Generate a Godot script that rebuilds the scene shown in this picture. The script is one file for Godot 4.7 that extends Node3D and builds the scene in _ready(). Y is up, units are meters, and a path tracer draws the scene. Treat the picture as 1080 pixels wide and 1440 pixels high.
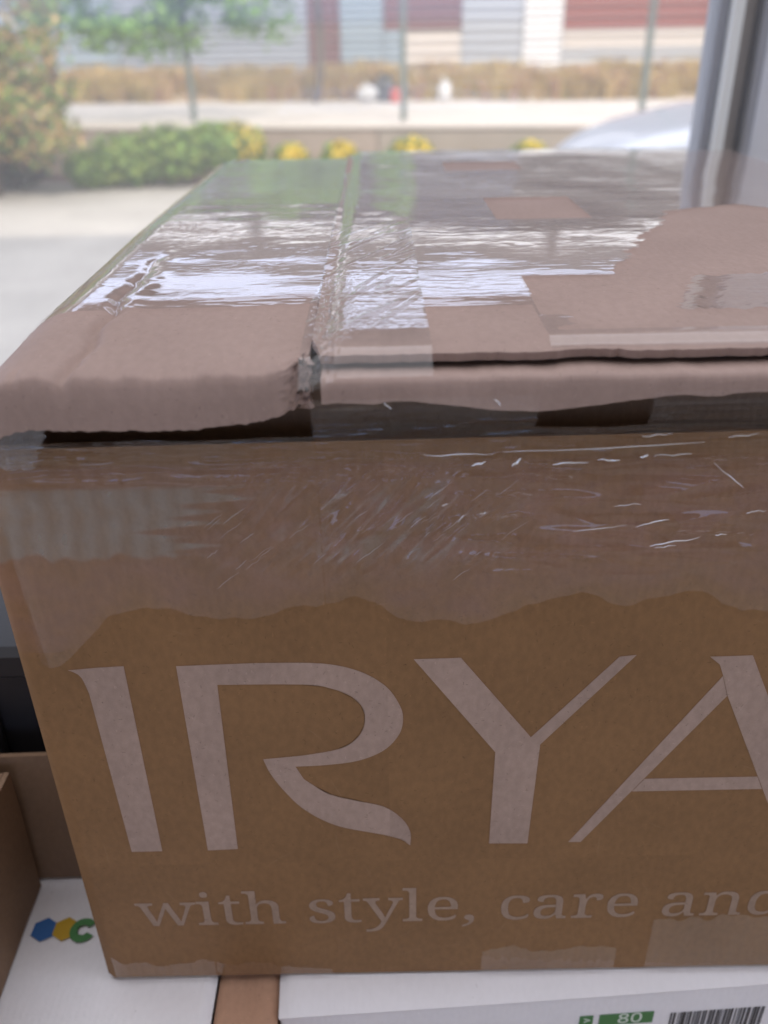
extends Node3D

const TH := 0.30
var M := {}
var rng := RandomNumberGenerator.new()
var names := {}

# ---------------------------------------------------------------- helpers
func thing(called: String, label: String, category: String, at := Vector3.ZERO, turn := 0.0, group := "") -> Node3D:
	var o := Node3D.new()
	o.name = numbered(called)
	add_child(o, true)
	o.position = at
	o.rotation.y = turn
	tag(o, label, category, group)
	return o

func tag(o: Node, label: String, category := "", group := "") -> void:
	o.set_meta("label", label)
	if category != "":
		o.set_meta("category", category)
	if group != "":
		o.set_meta("group", group)

func numbered(called: String) -> String:
	var n: int = names.get(called, 0)
	names[called] = n + 1
	return called if n == 0 else "%s_%03d" % [called, n]

func part(called: String, mesh: Mesh, mat: Material, parent: Node, at := Vector3.ZERO, rot := Vector3.ZERO) -> MeshInstance3D:
	var o := MeshInstance3D.new()
	var k := 0
	var n := called
	while parent.has_node(NodePath(n)):
		k += 1
		n = "%s_%03d" % [called, k]
	o.name = n
	o.mesh = mesh
	o.material_override = mat
	parent.add_child(o, true)
	o.position = at
	o.rotation = rot
	return o

func structure(called: String, mesh: Mesh, mat: Material, label: String, at := Vector3.ZERO, turn := 0.0) -> MeshInstance3D:
	var o := part(called, mesh, mat, self, at, Vector3(0, turn, 0))
	o.set_meta("kind", "structure")
	o.set_meta("label", label)
	return o

func mat(c: Color, rough := 0.8, metal := 0.0, spec := 0.5) -> StandardMaterial3D:
	# c holds linear reflectances
	var m := StandardMaterial3D.new()
	m.albedo_color = c.linear_to_srgb()
	m.roughness = rough
	m.metallic = metal
	m.metallic_specular = spec
	return m

func film_mat(alpha: float, rough := 0.03, c := Color(0.8, 0.8, 0.8)) -> StandardMaterial3D:
	var m := mat(Color(c.r, c.g, c.b), rough)
	m.albedo_color.a = alpha
	m.transparency = BaseMaterial3D.TRANSPARENCY_ALPHA
	return m

func noise(s: int, freq: float, oct := 3, type := FastNoiseLite.TYPE_SIMPLEX_SMOOTH) -> FastNoiseLite:
	var n := FastNoiseLite.new()
	n.noise_type = type
	n.seed = s
	n.frequency = freq
	n.fractal_type = FastNoiseLite.FRACTAL_FBM if oct > 1 else FastNoiseLite.FRACTAL_NONE
	n.fractal_octaves = oct
	return n

# A grid of points f(u, v) as one smooth sheet; with thick > 0 it gets a back and edges. skip(u, v) leaves cells out.
func sheet(nu: int, nv: int, f: Callable, thick := 0.0, flip := false, skip = null) -> ArrayMesh:
	var w := nu + 1
	var pos := PackedVector3Array()
	var uv := PackedVector2Array()
	pos.resize(w * (nv + 1))
	uv.resize(pos.size())
	for j in nv + 1:
		for i in w:
			var u := float(i) / nu
			var v := float(j) / nv
			pos[j * w + i] = f.call(u, v)
			uv[j * w + i] = Vector2(u, v)
	var nor := PackedVector3Array()
	nor.resize(pos.size())
	var quads := PackedInt32Array()
	var keep := PackedByteArray()
	keep.resize(nu * nv)
	for j in nv:
		for i in nu:
			var a := j * w + i
			var n := (pos[a + 1] - pos[a + w]).cross(pos[a + w + 1] - pos[a])
			if flip:
				n = -n
			nor[a] += n
			nor[a + 1] += n
			nor[a + w] += n
			nor[a + w + 1] += n
			keep[j * nu + i] = 0 if skip != null and skip.call((i + 0.5) / nu, (j + 0.5) / nv) else 1
			if keep[j * nu + i]:
				quads.append(a)
	for k in nor.size():
		nor[k] = nor[k].normalized()
	var idx := PackedInt32Array()
	for a in quads:
		if not flip:
			idx.append_array([a, a + w, a + 1, a + 1, a + w, a + w + 1])
		else:
			idx.append_array([a, a + 1, a + w, a + 1, a + w + 1, a + w])
	if thick > 0.0:
		var n0 := pos.size()
		for k in n0:
			pos.append(pos[k] - nor[k] * thick)
			nor.append(-nor[k])
			uv.append(uv[k])
		var m0 := idx.size()
		for k in range(0, m0, 3):
			idx.append_array([idx[k] + n0, idx[k + 2] + n0, idx[k + 1] + n0])
		for j in nv:
			for i in nu:
				if not keep[j * nu + i]:
					continue
				var a := j * w + i
				for e in [[-1, 0, a, a + w], [1, 0, a + 1, a + w + 1], [0, -1, a, a + 1], [0, 1, a + w, a + w + 1]]:
					var x: int = i + e[0]
					var y: int = j + e[1]
					if x >= 0 and y >= 0 and x < nu and y < nv and keep[y * nu + x]:
						continue
					var p: Vector3 = pos[e[2]]
					var q: Vector3 = pos[e[3]]
					var p2: Vector3 = pos[e[2] + n0]
					var q2: Vector3 = pos[e[3] + n0]
					var mid := (pos[a] + pos[a + w + 1]) * 0.5
					var n := (q - p).cross(p2 - p).normalized()
					var b := pos.size()
					var out := n.dot((p + q) * 0.5 - mid) > 0
					if not out:
						n = -n
					for t in [p, q, p2, q2]:
						pos.append(t)
						nor.append(n)
						uv.append(Vector2.ZERO)
					idx.append_array([b, b + 2, b + 1, b + 1, b + 2, b + 3] if out else [b, b + 1, b + 2, b + 1, b + 3, b + 2])
	var arr := []
	arr.resize(Mesh.ARRAY_MAX)
	arr[Mesh.ARRAY_VERTEX] = pos
	arr[Mesh.ARRAY_NORMAL] = nor
	arr[Mesh.ARRAY_TEX_UV] = uv
	arr[Mesh.ARRAY_INDEX] = idx
	var m := ArrayMesh.new()
	m.add_surface_from_arrays(Mesh.PRIMITIVE_TRIANGLES, arr)
	return m

func tri(st: SurfaceTool, a: Vector3, b: Vector3, c: Vector3, out: Vector3) -> void:
	if (b - a).cross(c - a).dot(out) > 0:
		var t := b
		b = c
		c = t
	for p in [a, b, c]:
		st.add_vertex(p)

func quad(st: SurfaceTool, a: Vector3, b: Vector3, c: Vector3, d: Vector3, out: Vector3) -> void:
	tri(st, a, b, c, out)
	tri(st, a, c, d, out)

func begin() -> SurfaceTool:
	var st := SurfaceTool.new()
	st.begin(Mesh.PRIMITIVE_TRIANGLES)
	st.set_smooth_group(-1)
	return st

func finish(st: SurfaceTool) -> ArrayMesh:
	st.generate_normals()
	return st.commit()

# a chamfered block added to st
func block(st: SurfaceTool, size: Vector3, b: float, at := Vector3.ZERO, basis := Basis()) -> void:
	var h := size * 0.5
	var V := func(s: Vector3, ax: int) -> Vector3:
		var p := Vector3(s.x * (h.x - b), s.y * (h.y - b), s.z * (h.z - b))
		p[ax] = s[ax] * h[ax]
		return at + basis * p
	for ax in 3:
		var i := (ax + 1) % 3
		var j := (ax + 2) % 3
		for sg in [-1.0, 1.0]:
			var c := []
			for q in [[-1, -1], [1, -1], [1, 1], [-1, 1]]:
				var s := Vector3.ZERO
				s[ax] = sg
				s[i] = q[0]
				s[j] = q[1]
				c.append(V.call(s, ax))
			var o := Vector3.ZERO
			o[ax] = sg
			quad(st, c[0], c[1], c[2], c[3], basis * o)
		for si in [-1.0, 1.0]:
			for sj in [-1.0, 1.0]:
				var s1 := Vector3.ZERO
				s1[ax] = -1
				s1[i] = si
				s1[j] = sj
				var s2 := s1
				s2[ax] = 1
				var o := Vector3.ZERO
				o[i] = si
				o[j] = sj
				quad(st, V.call(s1, i), V.call(s2, i), V.call(s2, j), V.call(s1, j), basis * o)
	for sx in [-1.0, 1.0]:
		for sy in [-1.0, 1.0]:
			for sz in [-1.0, 1.0]:
				var s := Vector3(sx, sy, sz)
				tri(st, V.call(s, 0), V.call(s, 1), V.call(s, 2), basis * s)

func box(size: Vector3, b := 0.003) -> ArrayMesh:
	var st := begin()
	block(st, size, b)
	return finish(st)

# a flat outline in x-y, as a thin plate standing from z = 0 to z = t
func plate(pts: PackedVector2Array, t: float) -> ArrayMesh:
	var st := begin()
	var ix := Geometry2D.triangulate_polygon(pts)
	for k in range(0, ix.size(), 3):
		var a := pts[ix[k]]
		var b := pts[ix[k + 1]]
		var c := pts[ix[k + 2]]
		tri(st, Vector3(a.x, a.y, t), Vector3(b.x, b.y, t), Vector3(c.x, c.y, t), Vector3(0, 0, 1))
	var turn := 1.0 if not Geometry2D.is_polygon_clockwise(pts) else -1.0
	for k in pts.size():
		var a := pts[k]
		var b := pts[(k + 1) % pts.size()]
		var o := Vector3(b.y - a.y, a.x - b.x, 0) * turn
		quad(st, Vector3(a.x, a.y, t), Vector3(b.x, b.y, t), Vector3(b.x, b.y, 0), Vector3(a.x, a.y, 0), o)
	return finish(st)

# rounds an outline: points marked smooth are replaced by a Catmull-Rom run through them
func curve_points(p: Array, closed := false, steps := 6) -> PackedVector2Array:
	var out := PackedVector2Array()
	var n := p.size()
	for k in (n if closed else n - 1):
		var a: Vector2 = p[(k - 1 + n) % n] if closed or k > 0 else p[k]
		var b: Vector2 = p[k]
		var c: Vector2 = p[(k + 1) % n]
		var d: Vector2 = p[(k + 2) % n] if closed or k + 2 < n else c
		for s in steps:
			out.append(b.cubic_interpolate(c, a, d, float(s) / steps))
	if not closed:
		out.append(p[n - 1])
	return out

# a point on a polyline profile, t in 0..1 by length, rounded
func profile(p: Array, steps := 8) -> Curve2D:
	var c := Curve2D.new()
	for q in curve_points(p, false, steps):
		c.add_point(q)
	c.bake_interval = 0.002
	return c

func along(c: Curve2D, t: float) -> Vector2:
	return c.sample_baked(t * c.get_baked_length())

func tube(path: Array, r: float, sides := 8) -> ArrayMesh:
	var st := begin()
	st.set_smooth_group(1)
	for k in path.size() - 1:
		var a: Vector3 = path[k]
		var b: Vector3 = path[k + 1]
		var d := (b - a).normalized()
		var x := d.cross(Vector3(0.3, 0.1, 0.9) if absf(d.y) > 0.5 else Vector3.UP).normalized()
		var y := d.cross(x)
		for s in sides:
			var o1 := x * cos(TAU * s / sides) + y * sin(TAU * s / sides)
			var o2 := x * cos(TAU * (s + 1) / sides) + y * sin(TAU * (s + 1) / sides)
			quad(st, a + o1 * r, a + o2 * r, b + o2 * r, b + o1 * r, o1 + o2)
	return finish(st)

# a thin strip: a half round that swells and tapers along a path, facing +z
func ribbon(path: Array, r: float) -> ArrayMesh:
	return sheet(6, path.size() - 1, func(u: float, v: float):
		var k: int = mini(int(v * (path.size() - 1) + 0.001), path.size() - 1)
		var a: Vector3 = path[maxi(k - 1, 0)]
		var c: Vector3 = path[mini(k + 1, path.size() - 1)]
		var side := (c - a).normalized().cross(Vector3(0, 0, 1)).normalized()
		var w := r * (0.15 + 0.85 * pow(sin(PI * clampf(v, 0.02, 0.98)), 0.6)) * (0.7 + 0.5 * absf(sin(v * 23.0 + path[0].x * 900.0)))
		var t := PI * u
		var p: Vector3 = path[k]
		return p + side * cos(t) * w + Vector3(0, 0, sin(t) * w * 0.8))

func cone(a: Vector3, b: Vector3, r1: float, r2: float, sides := 9) -> ArrayMesh:
	var n := noise(int(r1 * 9000), 6.0, 2)
	var d := (b - a).normalized()
	var x := d.cross(Vector3(0.31, 0.1, 0.9)).normalized()
	var y := d.cross(x)
	return sheet(sides, 10, func(u: float, v: float):
		var o := x * cos(TAU * u) + y * sin(TAU * u)
		var c: Vector3 = a.lerp(b, v)
		return c + o * lerpf(r1, r2, v) * (1.0 + 0.25 * n.get_noise_3dv(c * 2.0 + o)) + x * 0.06 * sin(v * 5.0))

# many bent leaf faces through a lumpy crown, tinted one by one
func leaves(n: int, blobs: Array, size: float, tints: Array, sd: int, long := 1.6) -> ArrayMesh:
	rng.seed = sd
	var pos := PackedVector3Array()
	var nor := PackedVector3Array()
	var col := PackedColorArray()
	for k in n:
		var b: Array = blobs[rng.randi() % blobs.size()]
		var d := Vector3(rng.randfn(), rng.randfn(), rng.randfn()).normalized()
		var r := pow(rng.randf(), 0.45)
		var c: Vector3 = b[0] + d * b[1] * r
		var nrm := (d + Vector3(rng.randfn(), rng.randfn() + 0.5, rng.randfn()) * 0.7).normalized()
		var t := nrm.cross(Vector3(rng.randfn(), rng.randfn(), rng.randfn())).normalized()
		var s := size * rng.randf_range(0.6, 1.3)
		var side := nrm.cross(t) * s * 0.5
		var e := t * s * 0.5 * long
		var tint: Color = tints[rng.randi() % tints.size()]
		tint = tint * rng.randf_range(0.75, 1.3)
		var q := [c - e, c - side + nrm * s * 0.12, c + e - nrm * s * 0.15, c + side + nrm * s * 0.12]
		for i in [0, 2, 1, 0, 3, 2]:
			pos.append(q[i])
			nor.append(nrm)
			col.append(tint)
	var arr := []
	arr.resize(Mesh.ARRAY_MAX)
	arr[Mesh.ARRAY_VERTEX] = pos
	arr[Mesh.ARRAY_NORMAL] = nor
	arr[Mesh.ARRAY_COLOR] = col
	var m := ArrayMesh.new()
	m.add_surface_from_arrays(Mesh.PRIMITIVE_TRIANGLES, arr)
	return m

# ---------------------------------------------------------------- materials
func paper_image(s: int, base: Color, dev: float, specks: int) -> ImageTexture:
	# paper pulp: fine mottling, short fibres and a few dark or pale specks (base is linear)
	var n := 768
	var im := Image.create(n, n, false, Image.FORMAT_RGB8)
	rng.seed = s
	var f := noise(s, 0.045, 4)
	var c := noise(s + 1, 0.004, 2)
	for y in n:
		for x in n:
			var k := 1.0 + dev * (0.55 * f.get_noise_2d(x * 1.5, y * 0.9) + 0.5 * c.get_noise_2d(x, y) + 0.35 * (rng.randf() - 0.5))
			im.set_pixel(x, y, (base * k).linear_to_srgb())
	for k in specks:
		var x := rng.randi() % n
		var y := rng.randi() % n
		var dark := rng.randf() < 0.6
		var t := (base * (0.45 if dark else 1.5)).linear_to_srgb()
		var a := rng.randf() * TAU
		var l := rng.randi_range(1, 6)
		for i in l:
			var px := posmod(x + int(cos(a) * i), n)
			var py := posmod(y + int(sin(a) * i), n)
			im.set_pixel(px, py, im.get_pixel(px, py).lerp(t, 0.55))
	for k in 26:   # light scuffs
		var x := rng.randf() * n
		var y := rng.randf() * n
		var a := rng.randf() * TAU
		var l := rng.randi_range(12, 70)
		for i in l:
			a += rng.randf_range(-0.06, 0.06)
			x += cos(a)
			y += sin(a)
			var px := posmod(int(x), n)
			var py := posmod(int(y), n)
			im.set_pixel(px, py, im.get_pixel(px, py).lerp(Color(0.8, 0.75, 0.7), 0.13 * sin(PI * i / l)))
	return ImageTexture.create_from_image(im)

func flute_image(s: int) -> ImageTexture:
	# height: the faint washboard of the corrugation and the tooth of the paper
	var n := 768
	var im := Image.create(n, n, false, Image.FORMAT_RGB8)
	var f := noise(s, 0.12, 3)
	var g := noise(s + 5, 0.01, 2)
	for y in n:
		for x in n:
			var h := 0.5 + 0.10 * sin(TAU * x / 12.0 + 0.6 * g.get_noise_2d(x, y)) * (0.6 + 0.6 * g.get_noise_2d(y, x)) + 0.16 * f.get_noise_2d(x, y)
			im.set_pixel(x, y, Color(h, h, h))
	return ImageTexture.create_from_image(im)

func carton(base: Color, s: int, rough := 0.62, dev := 0.16, specks := 900, spec := 0.35) -> StandardMaterial3D:
	var m := mat(Color.WHITE, rough, 0.0, spec)
	m.albedo_texture = paper_image(s, base, dev, specks)
	m.heightmap_enabled = true
	m.heightmap_texture = M.flutes
	m.heightmap_scale = 0.05
	m.uv1_triplanar = true
	m.uv1_scale = Vector3.ONE * 3.0
	return m

func rough_ground(base: Color, s: int, scale: float, dev := 0.25) -> StandardMaterial3D:
	var m := mat(Color.WHITE, 0.9, 0.0, 0.3)
	m.albedo_texture = paper_image(s, base, dev, 5000)
	m.uv1_triplanar = true
	m.uv1_world_triplanar = true
	m.uv1_scale = Vector3.ONE * scale
	return m

func _ready() -> void:
	# ------------------------------------------------ camera, sky, sun, exposure
	var cam := Camera3D.new()
	cam.name = "camera"
	add_child(cam)
	var at := CameraAttributesPhysical.new()
	at.frustum_focal_length = 20.41
	at.frustum_focus_distance = 0.52
	at.frustum_near = 0.02
	at.frustum_far = 4000.0
	at.exposure_aperture = 3.1
	cam.position = Vector3(0, 1.5, 0)
	cam.attributes = at
	cam.fov = 60.94
	cam.far = 4000
	cam.near = 0.02
	cam.basis = Basis(Vector3.RIGHT, deg_to_rad(-29.4)) * Basis(Vector3.BACK, deg_to_rad(-1.1))

	var env := Environment.new()
	env.background_mode = Environment.BG_SKY
	env.tonemap_mode = Environment.TONE_MAPPER_LINEAR
	env.tonemap_exposure = 1.15
	env.sdfgi_enabled = true
	env.ssao_enabled = true
	env.ssil_enabled = true
	var sky := Sky.new()
	var sm := ProceduralSkyMaterial.new()
	sm.sky_top_color = Color(0.80, 0.80, 0.82)
	sm.sky_horizon_color = Color(0.60, 0.72, 0.95)
	sm.sky_curve = 0.18
	sm.ground_bottom_color = Color(0.4, 0.38, 0.35)
	sm.ground_horizon_color = Color(0.7, 0.7, 0.7)
	sm.sky_energy_multiplier = 1.6
	sky.sky_material = sm
	env.sky = sky
	var we := WorldEnvironment.new()
	we.name = "environment"
	we.environment = env
	add_child(we)
	var sun := DirectionalLight3D.new()
	sun.name = "sun"
	sun.light_energy = 0.95
	sun.light_color = Color(1.0, 0.95, 0.87)
	sun.light_angular_distance = 0.5
	sun.shadow_enabled = true
	add_child(sun)
	sun.look_at_from_position(Vector3(0.30, 0.62, 0.72), Vector3.ZERO)

	M.flutes = flute_image(3)
	M.kraft = carton(Color(0.23, 0.125, 0.056), 11, 0.62, 0.22, 1300)
	M.kraft_hazed = carton(Color(0.315, 0.23, 0.20), 12, 0.6, 0.14, 900, 0.25)  # same board made paler and greyer, haze and glare put into its colour
	M.kraft_dim = carton(Color(0.20, 0.125, 0.078), 13)
	M.kraft_pink = carton(Color(0.42, 0.25, 0.17), 14)
	M.white_card = carton(Color(0.77, 0.755, 0.785), 15, 0.42, 0.05, 60)
	M.black_plastic = mat(Color(0.02, 0.02, 0.024), 0.4)
	make_setting()
	make_stack()
	make_box()

# ---------------------------------------------------------------- the place
func make_setting() -> void:
	var yaw := deg_to_rad(-8.0)
	var st: SurfaceTool
	# ground: one sheet to the horizon, the street in front of the window
	var pm := PlaneMesh.new()
	pm.size = Vector2(1600, 1600)
	structure("ground", pm, rough_ground(Color(0.42, 0.40, 0.37), 21, 0.35), "pale concrete street between the window and the low wall")
	# the higher ground beyond the retaining wall
	structure("terrain", box(Vector3(160, 0.5, 110), 0.01), rough_ground(Color(0.36, 0.27, 0.17), 22, 0.4), "dry raised ground behind the low wall", Basis(Vector3.UP, yaw) * Vector3(0, 0, -55.6) + Vector3(0, 0.25, -10.05), yaw)
	structure("pavement", box(Vector3(60, 0.06, 3.0), 0.01), rough_ground(Color(0.60, 0.55, 0.50), 23, 0.3, 0.12), "sunlit pale pavement strip along the fence", Basis(Vector3.UP, yaw) * Vector3(0, 0, -1.9) + Vector3(0, 0.5, -10.05), yaw)
	structure("kerb", box(Vector3(60, 0.11, 0.32), 0.02), rough_ground(Color(0.42, 0.30, 0.26), 24, 0.5), "reddish kerb at the foot of the low wall", Basis(Vector3.UP, yaw) * Vector3(0, 0, 0.17) + Vector3(0, 0.055, -10.05), yaw)
	var w := thing("retaining_wall", "low rendered beige retaining wall with planting along its foot", "wall", Vector3(0, 0, -10.05), yaw)
	for k in 12:
		part("wall_panel", box(Vector3(2.99, 0.50, 0.3), 0.012), rough_ground(Color(0.34 + 0.01 * (k % 3), 0.30, 0.25), 25 + k % 3, 0.6), w, Vector3(-16.5 + 3.0 * k, 0.25, -0.2))
	part("coping", box(Vector3(36, 0.05, 0.36), 0.012), rough_ground(Color(0.58, 0.53, 0.48), 29, 0.5, 0.12), w, Vector3(0, 0.525, -0.2))

	# the building behind the photographer, whose shade covers the yard and half of the street
	var bld := thing("rear_building", "tall pale rendered building behind the yard, in shade", "building", Vector3(-1.5, 0, 5.6))
	var render := rough_ground(Color(0.42, 0.37, 0.31), 27, 0.5)
	part("wall", box(Vector3(10.2, 3.4, 6.0), 0.03), render, bld, Vector3(-7.9, 1.7, 0))
	part("wall", box(Vector3(9.8, 3.4, 6.0), 0.03), render, bld, Vector3(8.1, 1.7, 0))  # gap between the walls added so sunlit ground glints in the film
	part("upper_wall", box(Vector3(26, 5.0, 6.0), 0.03), render, bld, Vector3(0, 5.9, 0))
	part("parapet", box(Vector3(26.2, 0.16, 6.2), 0.03), render, bld, Vector3(0, 8.48, 0))
	for k in 6:
		var wd := part("window", box(Vector3(1.3, 1.2, 0.06), 0.01), mat(Color(0.05, 0.055, 0.06), 0.08), bld, Vector3(-8.0 + 3.2 * k, 5.4, -3.02))
		part("frame", box(Vector3(1.4, 0.07, 0.05), 0.01), mat(Color(0.5, 0.5, 0.5), 0.5), wd, Vector3(0, -0.63, -0.02))

	# glazed wall: pane added as haze veil to the left, aluminium frame, grey door leaf to the right
	var g := thing("glazed_door", "grey aluminium door frame with an added haze veil pane behind the taped carton", "door", Vector3(0, 0, -1.4))
	var gasket := mat(Color(0.32, 0.335, 0.37), 0.5)
	var alu := mat(Color(0.78, 0.81, 0.80), 0.35)
	var brown := mat(Color(0.40, 0.37, 0.34), 0.6)
	var grey := mat(Color(0.70, 0.73, 0.78), 0.45)
	part("gasket", box(Vector3(0.015, 2.4, 0.05), 0.002), gasket, g, Vector3(0.481, 1.22, 0))
	part("frame_profile", box(Vector3(0.017, 2.4, 0.075), 0.003), alu, g, Vector3(0.497, 1.22, 0))
	part("slot", box(Vector3(0.028, 2.4, 0.03), 0.001), brown, g, Vector3(0.5195, 1.22, -0.012))
	part("seal", box(Vector3(0.013, 2.4, 0.06), 0.002), gasket, g, Vector3(0.5405, 1.22, 0))
	part("door_leaf", box(Vector3(1.2, 2.4, 0.04), 0.003), grey, g, Vector3(1.148, 1.22, 0))
	part("sill", box(Vector3(5.2, 0.02, 0.09), 0.003), alu, g, Vector3(-0.85, 0.01, 0))
	part("frame_profile", box(Vector3(0.05, 2.4, 0.075), 0.003), alu, g, Vector3(-3.42, 1.22, 0))
	part("frame_profile", box(Vector3(0.05, 2.4, 0.075), 0.003), alu, g, Vector3(1.78, 1.22, 0))
	var haze_veil := film_mat(0.09, 0.02, Color(0.75, 0.74, 0.73))  # pale haze over the street put into the pane colour
	haze_veil.backlight_enabled = true
	haze_veil.backlight = Color(0.45, 0.45, 0.45)
	var pane := part("pane", sheet(2, 2, func(u: float, v: float): return Vector3((u - 0.5) * 3.86, (v - 0.5) * 1.62, 0)), haze_veil, g, Vector3(-1.456, 0.83, 0))
	part("added_header_panel", box(Vector3(3.86, 0.77, 0.06), 0.004), mat(Color(0.16, 0.155, 0.15), 0.6), g, Vector3(-1.456, 2.027, 0))  # unseen panel added to cut off the sky reflected in the film
	pane.set_meta("label", "clear pane added as a haze veil")

	make_fence(yaw)
	make_shed(yaw)
	make_plants(yaw)
	make_litter(yaw)
	make_car()

func make_fence(yaw: float) -> void:
	var f := thing("wire_fence", "wire mesh fence on slim grey green posts above the low wall", "fence", Vector3(0, 0.53, -10.05), yaw)
	var pmx := mat(Color(0.13, 0.17, 0.15), 0.6)
	for x in [-12.4, -9.8, -7.2, -4.75, -2.2, 0.22, 2.8, 5.4, 8.0]:
		var p := part("post", tube([Vector3(0, -0.05, 0), Vector3(0, 2.2, 0)], 0.036, 10), pmx, f, Vector3(x, 0, -0.62))
		part("cap", tube([Vector3(0, 2.2, 0), Vector3(0, 2.23, 0)], 0.042, 10), pmx, p)
	var st := begin()
	for k in 400:
		block(st, Vector3(0.004, 2.0, 0.004), 0.0005, Vector3(-12.0 + 0.05 * k, 1.08, -0.575))
	for k in 21:
		block(st, Vector3(20.4, 0.004, 0.004), 0.0005, Vector3(-2.2, 0.08 + 0.1 * k, -0.570))
	var wires := part("mesh_wires", finish(st), mat(Color(0.4, 0.42, 0.42), 0.5, 0.4), f)
	wires.set_meta("kind", "stuff")

func rib_panel(wd: float, ht: float, pitch: float, depth: float, upright := false) -> ArrayMesh:
	var n := int((wd if upright else ht) / pitch * 8)
	if upright:
		return sheet(n, 1, func(u: float, v: float): return Vector3((u - 0.5) * wd, v * ht, depth * clampf(1.6 * sin(u * wd / pitch * TAU), -1, 1)), 0.01)
	return sheet(1, n, func(u: float, v: float): return Vector3((u - 0.5) * wd, v * ht, depth * clampf(1.6 * sin(v * ht / pitch * TAU), -1, 1)), 0.01)

func make_shed(yaw: float) -> void:
	var s := thing("corrugated_shed", "long shed clad in grey, white and red corrugated sheets behind the fence", "shed", Vector3(0, 0.5, -10.05) + Basis(Vector3.UP, yaw) * Vector3(0, 0, -7.9), yaw)
	var greys := [mat(Color(0.40, 0.42, 0.45), 0.5), mat(Color(0.50, 0.51, 0.52), 0.5), mat(Color(0.33, 0.36, 0.40), 0.5)]
	var cream := mat(Color(0.62, 0.56, 0.50), 0.6)
	var red := mat(Color(0.27, 0.075, 0.06), 0.6)
	var dred := mat(Color(0.16, 0.06, 0.06), 0.6)
	var white := mat(Color(0.78, 0.78, 0.78), 0.6)
	var blue := mat(Color(0.30, 0.37, 0.42), 0.6)
	# x0, x1, y0, y1, material, upright ribs
	var list := [
		[-14.0, -9.2, -0.1, 2.9, greys[0], false], [-9.2, -6.0, -0.1, 2.9, blue, false], [-6.0, -2.35, -0.1, 2.9, greys[2], true],
		[-2.35, -1.75, -0.1, 2.9, dred, true], [-1.75, -0.95, -0.1, 2.9, blue, true], [-0.95, -0.55, -0.1, 0.86, blue, true],
		[-0.95, 0.46, 0.86, 2.2, dred, false], [-0.55, 1.55, -0.1, 0.30, cream, false], [-0.55, 0.46, 0.30, 0.86, cream, false], [0.46, 1.55, 0.30, 2.9, greys[0], false],
		[-0.95, 0.46, 2.2, 2.9, greys[1], false],
		[1.55, 2.25, -0.1, 2.9, white, true], [2.25, 5.1, 0.82, 2.3, red, false], [2.25, 5.1, 2.3, 2.9, greys[1], false], [2.25, 7.6, 0.52, 0.82, cream, false],
		[2.25, 7.6, -0.1, 0.52, greys[1], false], [5.1, 7.6, 0.82, 2.9, greys[0], false], [7.6, 11.5, -0.1, 2.9, greys[2], false], [11.5, 15.5, -0.1, 2.9, cream, false]]
	for a in list:
		part("corrugated_panel", rib_panel(a[1] - a[0] - 0.02, a[3] - a[2] - 0.012, 0.17 if not a[5] else 0.12, 0.022), a[4], s, Vector3((a[0] + a[1]) * 0.5, a[2], 0))
	part("gutter", box(Vector3(30, 0.55, 0.25), 0.03), mat(Color(0.09, 0.085, 0.08), 0.5), s, Vector3(0.75, 3.18, -0.05))
	part("upper_wall", rib_panel(29.5, 0.75, 0.18, 0.03), mat(Color(0.24, 0.24, 0.25), 0.6), s, Vector3(0.75, 3.46, -0.9))
	part("roof", box(Vector3(30, 0.12, 7.5), 0.02), mat(Color(0.055, 0.05, 0.045), 0.8), s, Vector3(0.75, 5.45, -3.6), Vector3(deg_to_rad(25), 0, 0))
	for k in 9:
		part("added_roof_strip", box(Vector3(2.9, 0.03, 1.0), 0.01), mat(Color(0.80, 0.82, 0.82), 0.5), s, Vector3(-12.0 + 3.2 * k, 4.52, -1.4), Vector3(deg_to_rad(25), 0, 0))  # unseen pale strips added for a bright band reflected in the film
	part("back_wall", box(Vector3(29.6, 3.9, 0.1), 0.01), greys[0], s, Vector3(0.75, 1.9, -7.0))
	for x in [-14.0, 15.5]:
		part("end_wall", box(Vector3(0.1, 3.9, 7.0), 0.01), greys[0], s, Vector3(x, 1.9, -3.5))

func crown_mat() -> StandardMaterial3D:
	var m := mat(Color.WHITE, 0.55, 0.0, 0.4)
	m.vertex_color_use_as_albedo = true
	m.backlight_enabled = true
	m.backlight = Color(0.7, 0.7, 0.7)
	return m

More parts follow.
